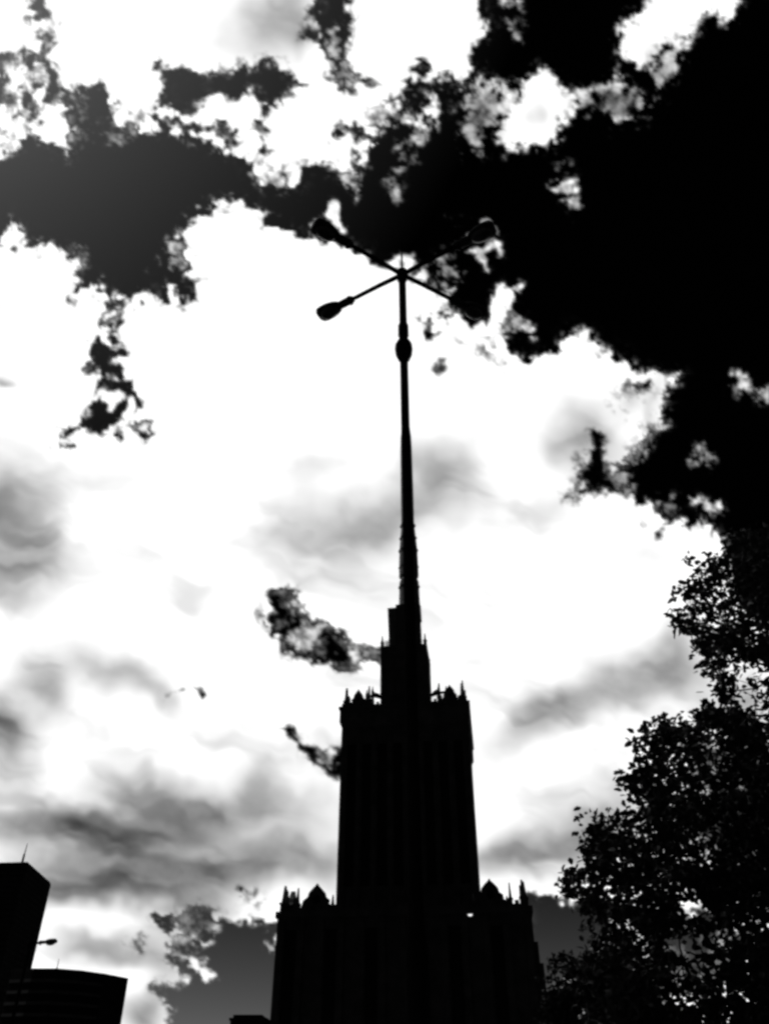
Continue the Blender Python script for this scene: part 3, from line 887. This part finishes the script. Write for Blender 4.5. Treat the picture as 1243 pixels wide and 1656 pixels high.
def leaf_mesh(clusters, per, spread, size, rnd, name, parent, keep):
    vs, fs = [], []
    for c in clusters:
        tilt = Vector((rnd.gauss(0, 1), rnd.gauss(0, 1), rnd.gauss(.2, .6))).normalized()
        for _ in range(per):
            o = Vector((rnd.triangular(-1.7, 1.7), rnd.triangular(-1.7, 1.7), rnd.triangular(-1.4, 1.4))) * spread * .8 + tilt * rnd.uniform(-1, 1) * spread * 2.0
            p = c + o
            if keep and not keep(p):
                continue
            d = Vector((rnd.gauss(0, 1), rnd.gauss(0, 1), rnd.gauss(-.3, .8))).normalized()
            n = Vector((rnd.gauss(0, .8), rnd.gauss(0, .8), 1)).normalized()
            s = d.cross(n)
            if s.length < .05:
                continue
            s.normalize(); n = s.cross(d)
            L = size * rnd.uniform(.7, 1.25); W = L * rnd.uniform(.28, .36)
            k = len(vs)
            fold = n * W * .35
            vs += [p, p + d * L * .35 + s * W + fold, p + d * L * .75 + s * W * .7 + fold, p + d * L, p + d * L * .75 - s * W * .7 + fold, p + d * L * .35 - s * W + fold]
            fs += [(k, k + 1, k + 2, k + 3), (k, k + 3, k + 4, k + 5)]
    me_ = bpy.data.meshes.new(name)
    me_.from_pydata([v[:] for v in vs], [], fs)
    me_.materials.append(M['leaf'])
    o = bpy.data.objects.new(name, me_)
    col.objects.link(o)
    o.parent = parent
    return o


def grow(trunk, clusters, r_tip, parent, r_max):
    """limbs: every cluster joins the nearest wood that lies nearer the trunk"""
    nodes = [Vector(p) for p in trunk]
    par = [i - 1 for i in range(len(nodes))]
    base = nodes[-1]
    nt0 = len(nodes)
    start = max(1, nt0 // 3)
    arr = np.array([n[:] for n in nodes])
    order = sorted(clusters, key=lambda c: min((c - n).length for n in nodes[start:]))
    for c in order:
        dd = np.sqrt(((arr - np.array(c[:])) ** 2).sum(1))
        dd[:start] += 100
        dd += np.maximum(0, arr[:, 2] - c.z) * .3
        j = int(dd.argmin())
        mid = (nodes[j] + c) / 2 + Vector((random.gauss(0, 1), random.gauss(0, 1), random.gauss(0, 1))) * dd[j] * .06
        nodes.append(mid); par.append(j)
        nodes.append(c); par.append(len(nodes) - 2)
        arr = np.vstack([arr, mid[:], c[:]])
    cnt = [0.0] * len(nodes)
    kids = [0] * len(nodes)
    for i in range(len(nodes) - 1, 0, -1):
        if cnt[i] == 0: cnt[i] = 1
        cnt[par[i]] += cnt[i]
    rad = [min(r_max, r_tip * (c ** .46)) for c in cnt]
    bm = bmesh.new()
    for i in range(1, len(nodes)):
        j = par[i]
        n = 9 if i < nt0 else (6 if rad[i] > r_tip * 3 else 4)
        tube(bm, [nodes[j], nodes[i]], [rad[j] if i < nt0 else min(rad[j], rad[i] * 1.5), rad[i]], n, cap=True)
    return part('trunk', bm, M['bark'], parent)


random.seed(4)
rnd = random.Random(7)
TREE = S([(700, 40), (660, 95), (640, 150), (600, 160), (560, 130), (575, 190), (520, 228), (545, 262), (570, 290), (500, 335), (530, 372), (570, 400), (598, 440), (615, 470), (595, 488), (640, 495), (662, 530), (645, 570), (655, 620), (600, 600), (560, 622), (510, 650), (470, 655), (430, 682), (392, 705), (405, 750), (392, 780), (382, 812), (330, 848), (350, 882), (405, 910), (430, 945), (410, 968), (372, 962), (320, 972), (250, 985), (205, 1003), (222, 1040), (218, 1100), (252, 1140), (225, 1160), (172, 1145), (135, 1190), (190, 1215), (235, 1265), (255, 1300), (255, 1420), (230, 1460), (210, 1510), (230, 1800), (1700, 1800), (1700, 0)])
SPARSE = [S([(690, 520), (640, 560), (690, 480), (720, 455), (800, 455), (860, 520), (860, 640), (760, 650), (700, 640)]), S([(255, 1310), (400, 1290), (440, 1380), (420, 1450), (300, 1430), (255, 1400)])]
LOWD = [S([(600, 1250), (818, 1270), (900, 1656), (500, 1656), (560, 1400)])]
TX, TY = 11.0, 13.0
tree = empty('tree', (TX, TY, 0))
tag(tree, 'large leafy tree filling the lower right with dense dark foliage', 'tree')
cl = []
while len(cl) < 1430:
    px_, py_ = rnd.uniform(890, 1330), rnd.uniform(850, 1740)
    if not inside(px_, py_, TREE):
        continue
    if any(inside(px_, py_, s) for s in SPARSE) and rnd.random() < .55:
        continue
    if any(inside(px_, py_, s) for s in LOWD) and rnd.random() < .35:
        continue
    p = at(px_, py_, rnd.uniform(10.3, 15.2))
    if p.x > TX + 3:
        continue
    cl.append(p)
k = 0
while k < 650:
    v = Vector((rnd.gauss(0, 1), rnd.gauss(0, 1), rnd.gauss(0, 1))).normalized() * rnd.uniform(.35, 1) ** .5
    p = Vector((TX + v.x * 4.6, TY + v.y * 3.6, 8.2 + v.z * 5.6))
    qx, qy = project(p)
    if qx < 1300 and not inside(qx, qy, TREE):
        continue
    if qx < 1243 and qy > 840:
        continue
    cl.append(p); k += 1
loc_cl = [c - Vector((TX, TY, 0)) for c in cl]
OFF = Vector((TX, TY, 0))


def keepA(p):
    qx, qy = project(p + OFF)
    if qx > 1250:
        return True
    for s in SPARSE:
        if inside(qx, qy, s) and rnd.random() < .4:
            return False
    return True


leaf_mesh(loc_cl, 23, .12, .12, rnd, 'crown', tree, keepA)
grow([(0, 0, 0), (.05, -.02, 1.2), (.0, .05, 2.6), (-.15, .1, 4.2), (-.2, .05, 6.0), (-.1, 0, 8.0), (0, .1, 9.8)], loc_cl, .007, tree, .24)

T2 = at(950, 1640, 48.0)
tree2 = empty('tree', (T2.x, T2.y, 0))
tag(tree2, 'smaller distant tree showing between the tower and the large tree', 'tree')
LOB = [(925, 1590, 45), (903, 1632, 28), (960, 1610, 60), (990, 1560, 45), (1020, 1610, 60), (930, 1660, 60), (1000, 1660, 60)]
cl2 = []
while len(cl2) < 330:
    cx_, cy_, r_ = rnd.choice(LOB)
    an, rr = rnd.uniform(0, 6.283), r_ * math.sqrt(rnd.random())
    px_, py_ = cx_ + rr * math.cos(an), cy_ + rr * math.sin(an)
    cl2.append(at(px_, py_, 48 + rnd.uniform(-2.2, 2.2)) - Vector((T2.x, T2.y, 0)))
leaf_mesh(cl2, 22, .22, .27, rnd, 'crown', tree2, None)
grow([(0, 0, 0), (.05, 0, 1.0), (.0, .05, 2.2), (.1, 0, 3.4), (.1, .05, 4.6)], cl2, .014, tree2, .2)
